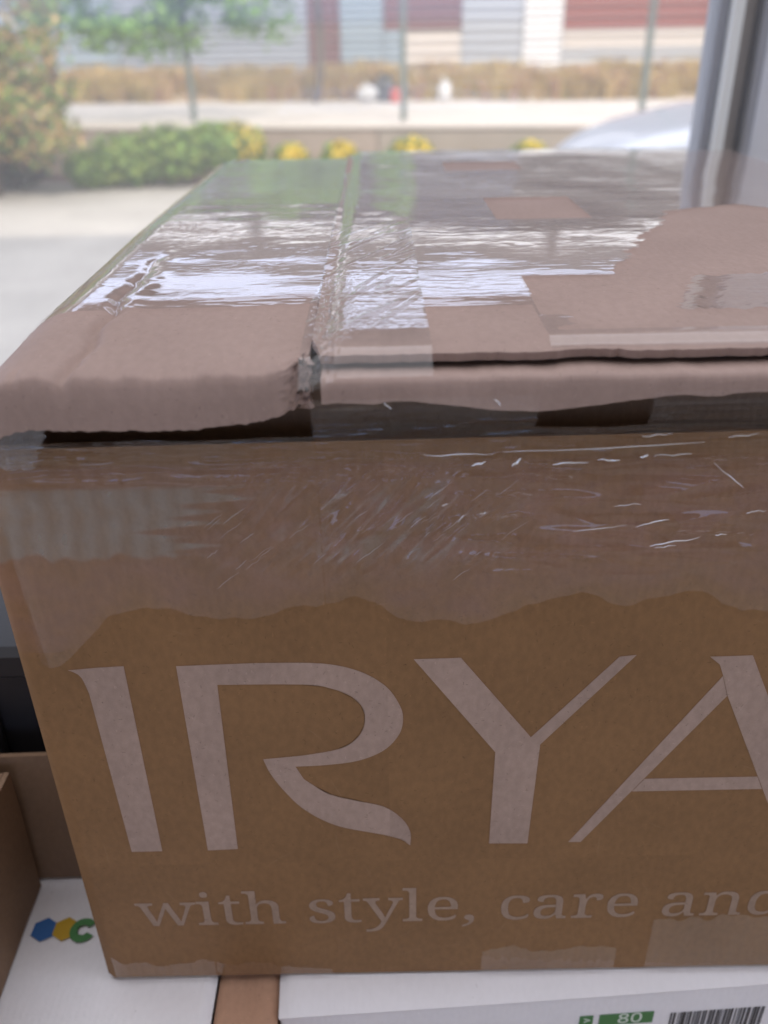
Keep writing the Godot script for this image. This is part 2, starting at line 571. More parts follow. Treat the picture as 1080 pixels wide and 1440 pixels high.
func make_plants(yaw: float) -> void:
	var leaf := crown_mat()
	var bark := mat(Color(0.10, 0.075, 0.055), 0.9)
	var greens := [Color(0.16, 0.27, 0.05), Color(0.20, 0.31, 0.07), Color(0.29, 0.38, 0.09), Color(0.11, 0.20, 0.05)]
	var warm := [Color(0.44, 0.28, 0.11), Color(0.34, 0.21, 0.09), Color(0.46, 0.37, 0.13), Color(0.22, 0.26, 0.08)]
	var yellow := [Color(0.75, 0.55, 0.04), Color(0.8, 0.62, 0.08)]
	# tree with brownish leaves at the left edge
	var t := thing("brown_leaved_tree", "brown and green leaved tree at the left end of the low wall", "tree", Vector3(-3.95, 0, -9.4))
	part("trunk", cone(Vector3(0, 0, 0), Vector3(0.05, 1.6, 0), 0.09, 0.05), bark, t)
	for b in [Vector3(0.4, 2.0, 0.2), Vector3(-0.5, 2.1, -0.2), Vector3(0.1, 2.3, 0.4)]:
		part("branch", cone(Vector3(0.05, 1.45, 0), b, 0.04, 0.015), bark, t)
	var tufts := sprays(80, Vector3(-1.3, 0.4, -0.4), Vector3(0.85, 2.2, 0.5), 0.33, 64)
	part("crown", leaves(14000, tufts, 0.05, warm + [greens[0], greens[1]], 5), leaf, t)
	# tree whose crown hangs into the top of the view
	var g := thing("green_tree", "taller light green tree whose lowest sprays hang over the fence", "tree", Vector3(-3.75, 0.5, -11.2))
	part("trunk", cone(Vector3(0, 0, 0), Vector3(-0.15, 2.4, 0), 0.08, 0.06), bark, g)
	for b in [Vector3(0.9, 2.7, 0.3), Vector3(-0.8, 3.1, 0.2), Vector3(0.3, 3.4, -0.5), Vector3(1.6, 1.9, 0.4), Vector3(0.8, 1.6, 0.4)]:
		part("branch", cone(Vector3(-0.12, 1.5, 0), b, 0.045, 0.015), bark, g)
	var fresh := [Color(0.17, 0.33, 0.08), Color(0.24, 0.42, 0.10), Color(0.12, 0.24, 0.07), Color(0.30, 0.48, 0.12)]
	var clumps := sprays(26, Vector3(-1.6, 1.5, -0.9), Vector3(1.6, 2.5, 0.9), 0.42, 61)
	clumps.append_array(sprays(46, Vector3(0.2, 0.8, 0.0), Vector3(2.7, 2.1, 0.9), 0.34, 62))
	part("crown", leaves(9500, clumps, 0.055, fresh, 6), leaf, g)
	var ol := thing("olive_tree", "slim grey trunked tree behind the middle of the fence, its crown above the view", "tree", Vector3(-0.85, 0.5, -13.4))
	part("trunk", cone(Vector3(0, 0, 0), Vector3(0.15, 1.9, 0), 0.06, 0.045), bark, ol)
	for q in [Vector3(0.8, 2.5, 0.3), Vector3(-0.6, 2.6, 0.2), Vector3(0.3, 3.1, -0.4)]:
		part("branch", cone(Vector3(0.14, 1.7, 0), q, 0.035, 0.012), bark, ol)
	part("crown", leaves(8000, sprays(26, Vector3(-1.2, 1.6, -0.9), Vector3(1.5, 2.8, 0.9), 0.42, 63), 0.06, fresh, 16), leaf, ol)
	# shrubs at the foot of the wall
	var b := thing("green_shrub", "broad bright green shrub at the foot of the low wall", "shrub", Vector3(-2.5, 0.0, -9.85))
	part("stem", cone(Vector3(0, 0, 0), Vector3(0.1, 0.3, 0), 0.03, 0.015), bark, b)
	part("foliage", leaves(4200, [[Vector3(-0.15, 0.28, 0), Vector3(0.5, 0.26, 0.3)], [Vector3(0.35, 0.34, 0), Vector3(0.5, 0.28, 0.3)], [Vector3(0.8, 0.40, -0.05), Vector3(0.3, 0.24, 0.25)], [Vector3(-0.5, 0.2, 0.05), Vector3(0.3, 0.2, 0.25)]], 0.06, greens, 7), leaf, b)
	var d := thing("shade_tinted_shrub", "shrub with tree shade in its leaf colours under the brown leaved tree", "shrub", Vector3(-4.0, 0.0, -9.9))
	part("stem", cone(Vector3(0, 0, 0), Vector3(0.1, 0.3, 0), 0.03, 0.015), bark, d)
	part("foliage", leaves(2600, [[Vector3(0, 0.28, 0), Vector3(0.6, 0.3, 0.3)], [Vector3(-0.6, 0.3, 0), Vector3(0.5, 0.3, 0.3)]], 0.06, [Color(0.05, 0.07, 0.04), Color(0.07, 0.09, 0.05)], 8), leaf, d)  # tree shade put into the dark leaf colours
	var spots := [[-1.5, 0.62, 0.34, "tallest yellow flowered shrub, growing against the bright green shrub"], [-0.92, 0.40, 0.20, "small yellow flowered shrub next to the tallest flowering one"], [-0.40, 0.42, 0.2, "small yellow flowered shrub left of the seam of the carton"], [0.35, 0.46, 0.26, "yellow flowered shrub below the middle fence post"], [1.55, 0.42, 0.22, "yellow flowered shrub nearest the white car"], [0.95, 0.3, 0.2, "lowest dry orange shrub between two yellow flowered ones"]]
	for k in spots.size():
		var a: Array = spots[k]
		var z: float = -10.05 + a[0] * tan(deg_to_rad(8.0)) + 0.22
		var f := thing("flowering_shrub", a[3], "shrub", Vector3(a[0], 0, z), 0.0, "yellow flowering shrubs along the low wall")
		part("stem", cone(Vector3(0, 0, 0), Vector3(0.03, a[1] * 0.6, 0), 0.02, 0.01), bark, f)
		part("foliage", leaves(900, [[Vector3(0, a[1] * 0.55, 0), Vector3(a[2], a[1] * 0.45, 0.2)]], 0.05, greens if k < 5 else warm, 20 + k), leaf, f)
		part("flowers", leaves(420, [[Vector3(0.03, a[1] * 0.68, 0.08), Vector3(a[2] * 0.8, a[1] * 0.34, 0.18)]], 0.045, yellow if k < 5 else [Color(0.5, 0.3, 0.1)], 40 + k, 1.0), leaf, f)
	# dry grass on the raised ground
	var mm := MultiMesh.new()
	mm.transform_format = MultiMesh.TRANSFORM_3D
	mm.use_colors = true
	var st := begin()
	rng.seed = 77
	for k in 7:
		var a := rng.randf() * TAU
		var r := Vector3(cos(a), 0, sin(a))
		var side := Vector3(-r.z, 0, r.x) * 0.012
		var p0 := r * 0.03
		var p1 := p0 + r * 0.07 + Vector3(0, 0.22, 0)
		var p2 := p1 + r * 0.13 + Vector3(0, 0.12, 0)
		quad(st, p0 - side, p0 + side, p1 + side * 0.8, p1 - side * 0.8, r)
		tri(st, p1 - side * 0.8, p1 + side * 0.8, p2, r)
	mm.mesh = finish(st)
	var n := 6500
	mm.instance_count = n
	var clump := noise(4, 0.35, 2)
	var base := Basis(Vector3.UP, yaw)
	var k := 0
	while k < n:
		var x := rng.randf_range(-11, 13)
		var z := rng.randf_range(-7.6, -3.3)
		var c := clump.get_noise_2d(x * 2.0, z * 2.0)
		if c < rng.randf_range(-0.25, 0.35):
			continue
		var s := rng.randf_range(0.4, 1.0) + 0.5 * c
		mm.set_instance_transform(k, Transform3D(Basis(Vector3.UP, rng.randf() * TAU).scaled(Vector3(s, s, s) * 1.1), Vector3(0, 0.49, -10.05) + base * Vector3(x, 0, z)))
		var tint := Color(0.55, 0.38, 0.16).lerp(Color(0.42, 0.33, 0.10), rng.randf())
		if rng.randf() < 0.2:
			tint = Color(0.40, 0.22, 0.14)
		mm.set_instance_color(k, tint)
		k += 1
	var mi := MultiMeshInstance3D.new()
	mi.name = "dry_grass"
	mi.multimesh = mm
	mi.material_override = leaf
	add_child(mi)
	mi.set_meta("kind", "stuff")
	tag(mi, "straw coloured dry grass between the pavement and the shed", "grass")

func sprays(n: int, lo: Vector3, hi: Vector3, size: float, sd: int) -> Array:
	rng.seed = sd
	var out := []
	for k in n:
		var c := Vector3(rng.randf_range(lo.x, hi.x), rng.randf_range(lo.y, hi.y), rng.randf_range(lo.z, hi.z))
		out.append([c, Vector3(rng.randf_range(0.5, 1.4), rng.randf_range(0.3, 0.8), rng.randf_range(0.5, 1.2)) * size])
	return out

func lump(rx: float, ry: float, rz: float, s: int, rough := 0.3) -> ArrayMesh:
	var n := noise(s, 2.2, 3)
	return sheet(36, 20, func(u: float, v: float):
		var d := Vector3(sin(v * PI) * cos(TAU * u), cos(v * PI), sin(v * PI) * sin(TAU * u))
		var k := 1.0 + rough * n.get_noise_3dv(d * 1.3)
		return Vector3(d.x * rx, maxf(d.y * ry * k, -ry * 0.75), d.z * rz) * k, 0.0, true)

func make_litter(yaw: float) -> void:
	var base := Basis(Vector3.UP, yaw)
	for a in [["litter_bag", "white plastic rubbish bag lying in the dry grass", "bag", Vector3(-0.12, 0.62, -13.35), Vector3(0.13, 0.10, 0.12), mat(Color(0.6, 0.6, 0.6), 0.4), 3], ["litter_bag", "dark rubbish bag lying next to the white one", "bag", Vector3(0.12, 0.64, -13.5), Vector3(0.15, 0.17, 0.14), mat(Color(0.05, 0.055, 0.06), 0.4), 4], ["litter_bag", "small white scrap of plastic bag right of the middle post", "bag", Vector3(0.95, 0.62, -13.4), Vector3(0.09, 0.13, 0.1), mat(Color(0.72, 0.72, 0.72), 0.4), 5]]:
		var b := thing(a[0], a[1], a[2], a[3])
		var r: Vector3 = a[4]
		part("sack", lump(r.x, r.y, r.z, a[6], 0.5), a[5], b)
		part("knot", cone(Vector3(0, r.y * 0.8, 0), Vector3(0.03, r.y * 1.25, 0.01), 0.02, 0.04), a[5], b)
	var can := thing("red_drum", "small red can beside the dark rubbish bag", "can", Vector3(0.26, 0.5, -13.2))
	part("body", sheet(24, 12, func(u: float, v: float):
		var c := along(profile([Vector2(0.0, 0.0), Vector2(0.06, 0.0), Vector2(0.065, 0.02), Vector2(0.065, 0.18), Vector2(0.055, 0.2), Vector2(0.0, 0.2)]), v)
		return Vector3(c.x * cos(TAU * u), c.y, c.x * sin(TAU * u)), 0.0, true), mat(Color(0.5, 0.08, 0.05), 0.5), can)

# ---------------------------------------------------------------- the white car
func make_car() -> void:
	var c := thing("parked_car", "white car parked nose to the left just outside the glass", "car", Vector3(0.98, -0.03, -5.35), deg_to_rad(4))
	var paint := mat(Color(0.52, 0.55, 0.61), 0.22)
	paint.clearcoat_enabled = true
	paint.clearcoat = 0.7
	paint.clearcoat_roughness = 0.05
	var glass := mat(Color(0.02, 0.025, 0.03), 0.06)
	var dark := mat(Color(0.025, 0.025, 0.027), 0.7)
	var top := profile([Vector2(0, 0.45), Vector2(0.03, 0.70), Vector2(0.14, 0.83), Vector2(0.45, 0.97), Vector2(0.95, 1.07), Vector2(1.25, 1.12), Vector2(1.95, 1.5), Vector2(2.3, 1.56), Vector2(3.2, 1.53), Vector2(3.85, 1.25), Vector2(4.2, 1.1), Vector2(4.3, 0.95), Vector2(4.33, 0.5)])
	part("body", sheet(60, 90, func(u: float, v: float):
		var p := along(top, v)
		var hw := 0.86 * pow(clampf(1.0 - pow(absf(p.x - 2.15) / 2.18, 5.0), 0.0, 1.0), 0.35) + 0.02
		var a := PI * u
		var s := signf(cos(a)) * pow(absf(cos(a)), 0.33)
		var belt := minf(p.y, 1.02)
		var h := pow(sin(a), 0.33)
		var y := 0.22 + (p.y - 0.22) * h
		var inset := 0.18 * smoothstep(1.0, 1.5, y)
		return Vector3(p.x, y, s * (hw - inset)), 0.0, true), paint, c)
	part("underbody", box(Vector3(3.7, 0.12, 1.3), 0.03), dark, c, Vector3(2.15, 0.24, 0))
	for sx in [0.82, 3.5]:
		for sz in [-1.0, 1.0]:
			var w := part("wheel", sheet(32, 16, func(u: float, v: float):
				var q := Vector2(cos(TAU * v) * 0.1, sin(TAU * v) * 0.085)
				return Vector3((0.235 + q.y) * cos(TAU * u), (0.235 + q.y) * sin(TAU * u), q.x), 0.0, true), dark, c, Vector3(sx, 0.32, sz * 0.79))
			part("rim", sheet(32, 6, func(u: float, v: float):
				var r: float = 0.205 * (1.0 - v)
				return Vector3(r * cos(TAU * u), r * sin(TAU * u), sz * (0.075 - 0.05 * sin(v * PI)) + 0.004 * cos(u * TAU * 5))), mat(Color(0.5, 0.5, 0.52), 0.3, 0.8), w)
	# windows stand proud of the body by a few millimetres
	part("windscreen", sheet(12, 8, func(u: float, v: float): return Vector3(lerpf(1.33, 1.90, v), lerpf(1.165, 1.475, v) + 0.02 - 0.04 * pow(2 * u - 1, 2), (u - 0.5) * lerpf(1.35, 1.1, v)), 0.004, true), glass, c)
	for sz in [-1.0, 1.0]:
		part("side_window", sheet(12, 6, func(u: float, v: float): return Vector3(lerpf(1.55, 3.5, u) + lerpf(0, 0.25, v) * (1 - 2 * u), lerpf(1.05, 1.40, v), sz * lerpf(0.866, 0.76, v)), 0.004, sz < 0), glass, c)
		part("headlight", lump(0.07, 0.07, 0.16, 3, 0.1), mat(Color(0.7, 0.72, 0.75), 0.08), c, Vector3(0.1, 0.70, sz * 0.6))
		part("wing_mirror", lump(0.05, 0.07, 0.1, 5, 0.1), paint, c, Vector3(1.5, 1.1, sz * 0.95))
		part("door_handle", box(Vector3(0.18, 0.03, 0.03), 0.01), paint, c, Vector3(2.5, 0.9, sz * 0.885))
	part("grille", box(Vector3(0.04, 0.16, 0.9), 0.015), dark, c, Vector3(0.0, 0.5, 0))

# ---------------------------------------------------------------- what the carton stands on
func make_stack() -> void:
	var wood := rough_ground(Color(0.32, 0.22, 0.13), 51, 1.5)
	var b := thing("wooden_bench", "plain wooden bench under the stacked boxes", "bench", Vector3(0, 0, -0.62))
	part("bench_top", box(Vector3(1.7, 0.035, 0.75), 0.004), wood, b, Vector3(0, 0.5515, 0))
	for x in [-0.78, 0.78]:
		for z in [-0.3, 0.3]:
			part("leg", box(Vector3(0.06, 0.534, 0.06), 0.004), wood, b, Vector3(x, 0.267, z))
	# white box at the left, with the printed hexagons
	var w := thing("white_box", "white cardboard box with blue, yellow and green hexagons printed on its lid", "box", Vector3(-0.133, 0.57, -0.62))
	part("lid", sheet(60, 60, func(u: float, v: float):
		var e := minf(minf(u, 1 - u), minf(v, 1 - v))
		return Vector3(-0.31 + 0.31 * u, 0.302 - 0.004 * pow(1.0 - clampf(e / 0.02, 0, 1), 2.0) - 0.0015 * sin(u * 3.0), 0.36 - 0.60 * v), 0.003), M.white_card, w)
	part("body", box(Vector3(0.306, 0.294, 0.596), 0.003), M.white_card, w, Vector3(-0.155, 0.148, 0.06))
	var hexes := [[-0.2780, -0.4450, Color(0.035, 0.13, 0.36)], [-0.2610, -0.4450, Color(0.50, 0.31, 0.02)], [-0.2465, -0.4435, Color(0.06, 0.20, 0.06)]]
	for h in hexes:
		var pts := PackedVector2Array()
		for k in 6:
			pts.append(Vector2(cos(TAU * k / 6 + 0.5), sin(TAU * k / 6 + 0.5)) * 0.0105)
		if h == hexes[2]:
			var ring := PackedVector2Array()
			for k in 25:
				ring.append(Vector2(cos(0.6 + 5.2 * k / 24.0), sin(0.6 + 5.2 * k / 24.0)) * 0.0105)
			for k in 25:
				ring.append(Vector2(cos(0.6 + 5.2 * (24 - k) / 24.0), sin(0.6 + 5.2 * (24 - k) / 24.0)) * 0.0045)
			pts = ring
		part("printed_hexagon", plate(pts, 0.0004), mat(h[2], 0.5), w, Vector3(h[0] + 0.133, 0.3019 + 0.0002 * hexes.find(h), h[1] + 0.62), Vector3(-PI / 2, 0, 0))
	# narrow brown carton between the two white ones
	var n := thing("narrow_carton", "narrow brown carton wedged between the two white boxes", "box", Vector3(-0.1085, 0.57, -0.62))
	part("top", sheet(24, 80, func(u: float, v: float):
		var y := 0.298 + 0.0012 * sin(u * 9.0 + v * 4.0) - 0.004 * pow(absf(2 * u - 1), 6.0)
		y -= 0.0022 * exp(-pow((u - 0.62 - 0.9 * (0.10 - v)) * 14.0, 2.0)) * smoothstep(0.2, 0.02, v)
		return Vector3((u - 0.5) * 0.0465, y, 0.36 - 0.6 * v), 0.003), M.kraft_pink, n)
	part("body", box(Vector3(0.046, 0.288, 0.596), 0.002), M.kraft_pink, n, Vector3(0, 0.145, 0.06))
	# white box at the right, its label facing the camera
	var r := thing("labelled_white_box", "white cardboard box with green squares, number 80 and a barcode on its front", "box", Vector3(-0.084, 0.57, -0.372), deg_to_rad(-3.0))
	r.rotation.y = deg_to_rad(3.0)
	part("lid", sheet(80, 40, func(u: float, v: float):
		var e := minf(minf(u, 1 - u), v)
		return Vector3(0.62 * u, 0.303 - 0.005 * pow(1.0 - clampf(e / 0.016, 0, 1), 2.0) - 0.0010 * sin(u * 5.0), -0.55 * v), 0.004), M.white_card, r)
	part("front_panel", box(Vector3(0.618, 0.296, 0.003), 0.001), M.white_card, r, Vector3(0.31, 0.148, -0.0025))
	part("body", box(Vector3(0.612, 0.292, 0.54), 0.002), M.white_card, r, Vector3(0.31, 0.146, -0.276))
	var green := mat(Color(0.045, 0.17, 0.05), 0.5)
	var ink := mat(Color(0.035, 0.035, 0.04), 0.5)
	var whiteprint := mat(Color(0.6, 0.66, 0.6), 0.5)
	# printed label: green squares, figures, barcode
	var lx := func(x: float) -> float: return (x + 0.084) / cos(deg_to_rad(3.0))
	part("printed_square", box(Vector3(0.0105, 0.014, 0.0004), 0.0001), green, r, Vector3(lx.call(0.146), 0.2655, -0.0006))
	var big := part("printed_square", box(Vector3(0.042, 0.014, 0.0004), 0.0001), green, r, Vector3(lx.call(0.177), 0.2655, -0.0006))
	big.set_meta("label", "wide green square with the number 80")
	lettering("80", 0.0115, 1.15, whiteprint, big, Vector3(-0.0075, -0.0085, 0.0003), 0.0003, "figures")
	lettering(">", 0.008, 1.0, whiteprint, r, Vector3(lx.call(0.1435), 0.2605, -0.0003), 0.0003, "arrow_print")
	rng.seed = 9
	var x := 0.212
	var st := begin()
	while x < 0.285:
		var wd: float = [0.0005, 0.0009, 0.0013, 0.0018][rng.randi() % 4]
		block(st, Vector3(wd, 0.03, 0.0003), 0.00005, Vector3(lx.call(x), 0.2535, -0.0006))
		x += wd + [0.0006, 0.0009, 0.0013][rng.randi() % 3]
	part("barcode", finish(st), ink, r)
	part("printed_triangle", plate(PackedVector2Array([Vector2(-0.008, 0.008), Vector2(0.008, 0.008), Vector2(0, -0.004)]), 0.0004), green, r, Vector3(lx.call(0.180), 0.3028, -0.036), Vector3(-PI / 2, 0, 0))
	# two cartons standing at the left
	var l := thing("side_carton", "plain brown carton at the left edge, its side facing the big carton", "box", Vector3(-0.2905, 0.8725, -0.40))
	part("side_panel", sheet(40, 30, func(u: float, v: float): return Vector3(0.0015 * sin(u * 5.0 + v * 3.0) - 0.0015, 0.001 + 0.131 * v, 0.16 - 0.245 * u), 0.004), M.kraft_dim, l)
	part("top_flap", sheet(20, 20, func(u: float, v: float): return Vector3(-0.005 - 0.2 * u, 0.131 + 0.002 * sin(u * 6), 0.155 - 0.24 * v), 0.004, true), M.kraft_dim, l)
	part("body", box(Vector3(0.24, 0.125, 0.236), 0.003), M.kraft_dim, l, Vector3(-0.127, 0.0645, 0.038))
	var k := thing("standing_flap", "loose brown cardboard sheet standing upright behind the left carton", "cardboard", Vector3(-0.30, 0.8725, -0.492))
	part("panel", sheet(30, 20, func(u: float, v: float): return Vector3(-0.22 + 0.285 * u, 0.136 * v + 0.001, -0.004 * v + 0.002 * sin(u * 4)), 0.004), M.kraft_dim, k)
	var cr := thing("black_crate", "black plastic crate standing behind the upright cardboard sheet", "crate", Vector3(-0.40, 0.57, -0.68))
	part("body", box(Vector3(0.34, 0.52, 0.30), 0.012), M.black_plastic, cr, Vector3(0, 0.26, 0))
	part("rim", box(Vector3(0.352, 0.03, 0.312), 0.006), M.black_plastic, cr, Vector3(0, 0.505, 0))
	for i in 6:
		part("rib", box(Vector3(0.012, 0.46, 0.01), 0.003), M.black_plastic, cr, Vector3(-0.14 + 0.056 * i, 0.245, 0.154))

func lettering(text: String, size: float, wide: float, m: Material, parent: Node, at: Vector3, depth: float, called: String, face := "Droid Sans", bold := 400) -> MeshInstance3D:
	var f := SystemFont.new()
	f.font_names = PackedStringArray([face])
	f.font_weight = bold
	var t := TextMesh.new()
	t.text = text
	t.font = f
	t.font_size = 64
	t.pixel_size = size / 64.0 * 1.4
	t.depth = depth
	t.horizontal_alignment = HORIZONTAL_ALIGNMENT_LEFT
	t.vertical_alignment = VERTICAL_ALIGNMENT_BOTTOM
	t.curve_step = 1.0
	var o := part(called, t, m, parent, at)
	o.scale = Vector3(wide, 1, 1)
	return o

# ---------------------------------------------------------------- the taped carton
var n_fine := noise(101, 1.0, 3)
var n_mid := noise(102, 1.0, 2)
var n_slow := noise(103, 1.0, 2)

func top_dent(x: float, z: float) -> float:
	# the crushed groove near the left corner and the softness of the board
	var gx := -0.1475 + 0.004 * n_mid.get_noise_1d(z * 30.0) - 0.02 * smoothstep(-0.45, -0.38, z) * 0.0
	var d := -0.0035 * exp(-pow((x - gx) / 0.0035, 2.0)) * smoothstep(-0.62, -0.46, z)
	d += 0.0012 * exp(-pow((x - gx - 0.009) / 0.006, 2.0)) * smoothstep(-0.62, -0.46, z)
	d += 0.0004 * n_slow.get_noise_2d(x * 9.0, z * 6.0)
	return d

var lid_left: Curve2D
var lid_right: Curve2D
var side_drop: Curve2D

func left_point(x: float, z: float) -> Vector3:
	# left lid as a height over x and z, before the front fold
	var y := 1.3585 + 0.005 * smoothstep(-1.1, -0.7, z) * smoothstep(-0.3, -0.5, z)
	if x < -0.165:
		y -= 0.024 * pow(clampf((-0.165 - x) / 0.041, 0, 1), 2.2)
	return Vector3(x, y + top_dent(x, z), z)

func right_height(x: float, z: float) -> float:
	return 1.3625 + 0.003 * smoothstep(-0.9, -0.6, z) + 0.0005 * n_slow.get_noise_2d(x * 7.0 + 5.0, z * 5.0) - 0.0025 * smoothstep(0.22, 0.4, x)

func seam_height(x: float, z: float) -> float:
	var a := left_point(minf(x, -0.034), z).y
	var b := right_height(maxf(x, -0.02), z)
	return lerpf(a, b, smoothstep(-0.036, -0.018, x)) - 0.0014 * exp(-pow((x + 0.028) / 0.006, 2.0))

func make_box() -> void:
	var b := thing("taped_carton", "large brown shipping carton wrapped in shiny clear film, lettered on its front", "box", Vector3(0, 0.875, -0.76))
	b.position = Vector3(0, 0, 0)
	var kraft: Material = M.kraft
	var khazed: Material = M.kraft_hazed
	# ---- walls
	part("front_panel", sheet(120, 80, func(u: float, v: float):
		var x := lerpf(-0.2155, 0.42, u)
		var y := lerpf(0.8755, 1.3115 + 0.004 * u, v)
		var z := -0.4015
		var e := (x + 0.2155) / 0.007
		if e < 1.0:
			z -= 0.004 * pow(1.0 - e, 2.4)
		z -= 0.006 * pow(clampf((v - 0.93) / 0.07, 0, 1), 2.0)
		x += 0.016 * smoothstep(0.82, 1.0, v) * smoothstep(0.12, 0.0, u)
		return Vector3(x, y, z), 0.005), kraft, b)
	part("side_panel", sheet(60, 40, func(u: float, v: float): return Vector3(-0.2175 + 0.012 * smoothstep(0.8, 1.0, v), lerpf(0.8755, 1.312, v), lerpf(-1.10, -0.412, u)), 0.005), kraft, b)
	part("side_panel", box(Vector3(0.005, 0.436, 0.72), 0.001), kraft, b, Vector3(0.4225, 1.0935, -0.765))
	part("back_panel", box(Vector3(0.63, 0.43, 0.005), 0.001), kraft, b, Vector3(0.102, 1.0915, -1.128))
	part("base_panel", box(Vector3(0.625, 0.005, 0.71), 0.001), kraft, b, Vector3(0.102, 0.8795, -0.765))
	part("added_inner_flap", box(Vector3(0.62, 0.004, 0.66), 0.001), M.kraft_dim, b, Vector3(0.105, 1.335, -0.775))  # unseen flaps added to keep the gap under the lids dark
	part("added_inner_flap", box(Vector3(0.62, 0.10, 0.004), 0.001), M.kraft_dim, b, Vector3(0.105, 1.283, -0.447))
	# ---- left lid with its folded lip
	lid_left = profile([Vector2(-1.105, 0), Vector2(-0.8, 0), Vector2(-0.5, 0), Vector2(-0.42, -0.0005), Vector2(-0.398, -0.0009), Vector2(-0.3885, -0.0026), Vector2(-0.3858, -0.0055), Vector2(-0.3848, -0.0105), Vector2(-0.3842, -0.0180), Vector2(-0.3838, -0.0275)], 6)
	var left := func(u: float, v: float) -> Vector3:
		var x := lerpf(-0.206, -0.0345, u)
		# the front edge is torn and crumpled at its right end
		var s := 1.0 - 0.006 * (1.0 - v) * 0.0
		var t := v * 1.8 if v < 0.5 else 0.9 + (v - 0.5) * 0.2
		var p := along(lid_left, t)
		var o := left_point(x, p.x)
		o.y -= top_dent(x, p.x) * smoothstep(0.972, 0.99, t)
		o.y += p.y * (1.0 - 0.14 * smoothstep(-0.09, -0.045, x) + 0.03 * exp(-pow((x + 0.11) / 0.05, 2.0)))
		o.y += 0.0011 * n_fine.get_noise_1d(x * 160.0) * smoothstep(0.985, 1.0, t)
		# lip bulges forward and turns in at the corner
		o.y += 0.0017 * n_fine.get_noise_1d(x * 70.0 + 3.0) * exp(-pow((p.x + 0.389) / 0.006, 2.0))
		var lipk := smoothstep(0.955, 0.985, t)
		o.z += lipk * (0.0025 * sin((x + 0.2) * 18.0) - 0.016 * pow(clampf((-0.175 - x) / 0.031, 0, 1), 2.0))
		var torn := smoothstep(-0.052, -0.0345, x) * smoothstep(0.93, 0.985, t)
		o += Vector3(0, 0.004 + 0.003 * n_fine.get_noise_2d(x * 220.0, t * 130.0), -0.010 + 0.005 * n_fine.get_noise_2d(x * 200.0 + 9.0, t * 160.0)) * torn
		return o
	part("left_lid", sheet(130, 150, left, 0.0042, true), khazed, b)
	part("lid_side_flap", sheet(60, 12, func(u: float, v: float):
		var z := lerpf(-1.1, -0.405, u)
		var p := left_point(-0.206, z)
		return Vector3(-0.2065 - 0.003 * sin(v * PI), p.y - 0.0008 - 0.045 * v, z), 0.004, true), khazed, b)
	# ---- right lid: upper flap, and a lower flap whose lip shows under it
	var rprof := profile([Vector2(-1.125, -0.002), Vector2(-1.0, 0), Vector2(-0.6, 0), Vector2(-0.44, 0.0), Vector2(-0.41, -0.0008), Vector2(-0.397, -0.0035)], 6)
	part("right_lid", sheet(140, 90, func(u: float, v: float):
		var x := lerpf(-0.0338 + 0.005 * smoothstep(0.975, 1.0, v), 0.425, u)
		var p := along(rprof, v)
		var y := right_height(x, p.x) + p.y
		var z := p.x
		if v > 0.97:
			z += 0.0016 * n_fine.get_noise_1d(x * 120.0) - 0.0025 * smoothstep(0.075, 0.09, x) * smoothstep(0.125, 0.11, x) * (1.0 + n_fine.get_noise_1d(x * 500.0))
		return Vector3(x, y, z), 0.0045, true), khazed, b)
	var lip_steps := 64
	var lprof := profile([Vector2(-0.50, 1.3535), Vector2(-0.43, 1.3545), Vector2(-0.392, 1.3548), Vector2(-0.3855, 1.3536), Vector2(-0.3838, 1.3505), Vector2(-0.3830, 1.3445)], 6)
	part("lower_lip", sheet(170, lip_steps, func(u: float, v: float):
		var x := lerpf(-0.0285, 0.425, u)
		var p := along(lprof, v)
		var drop := 0.0012 + 0.0055 * exp(-pow((x - 0.075) / 0.035, 2.0)) + 0.0015 * n_slow.get_noise_1d(x * 30.0) - 0.002 * smoothstep(0.1, 0.2, x)
		var k := smoothstep(1.3535, 1.345, p.y) * smoothstep(0.3, 0.6, v)
		return Vector3(x, p.y - drop * k + 0.0006 * n_mid.get_noise_1d(x * 60.0), p.x + 0.0012 * n_slow.get_noise_1d(x * 45.0) * k), 0.004, true), khazed, b)
	make_print(b)
	make_film(b)

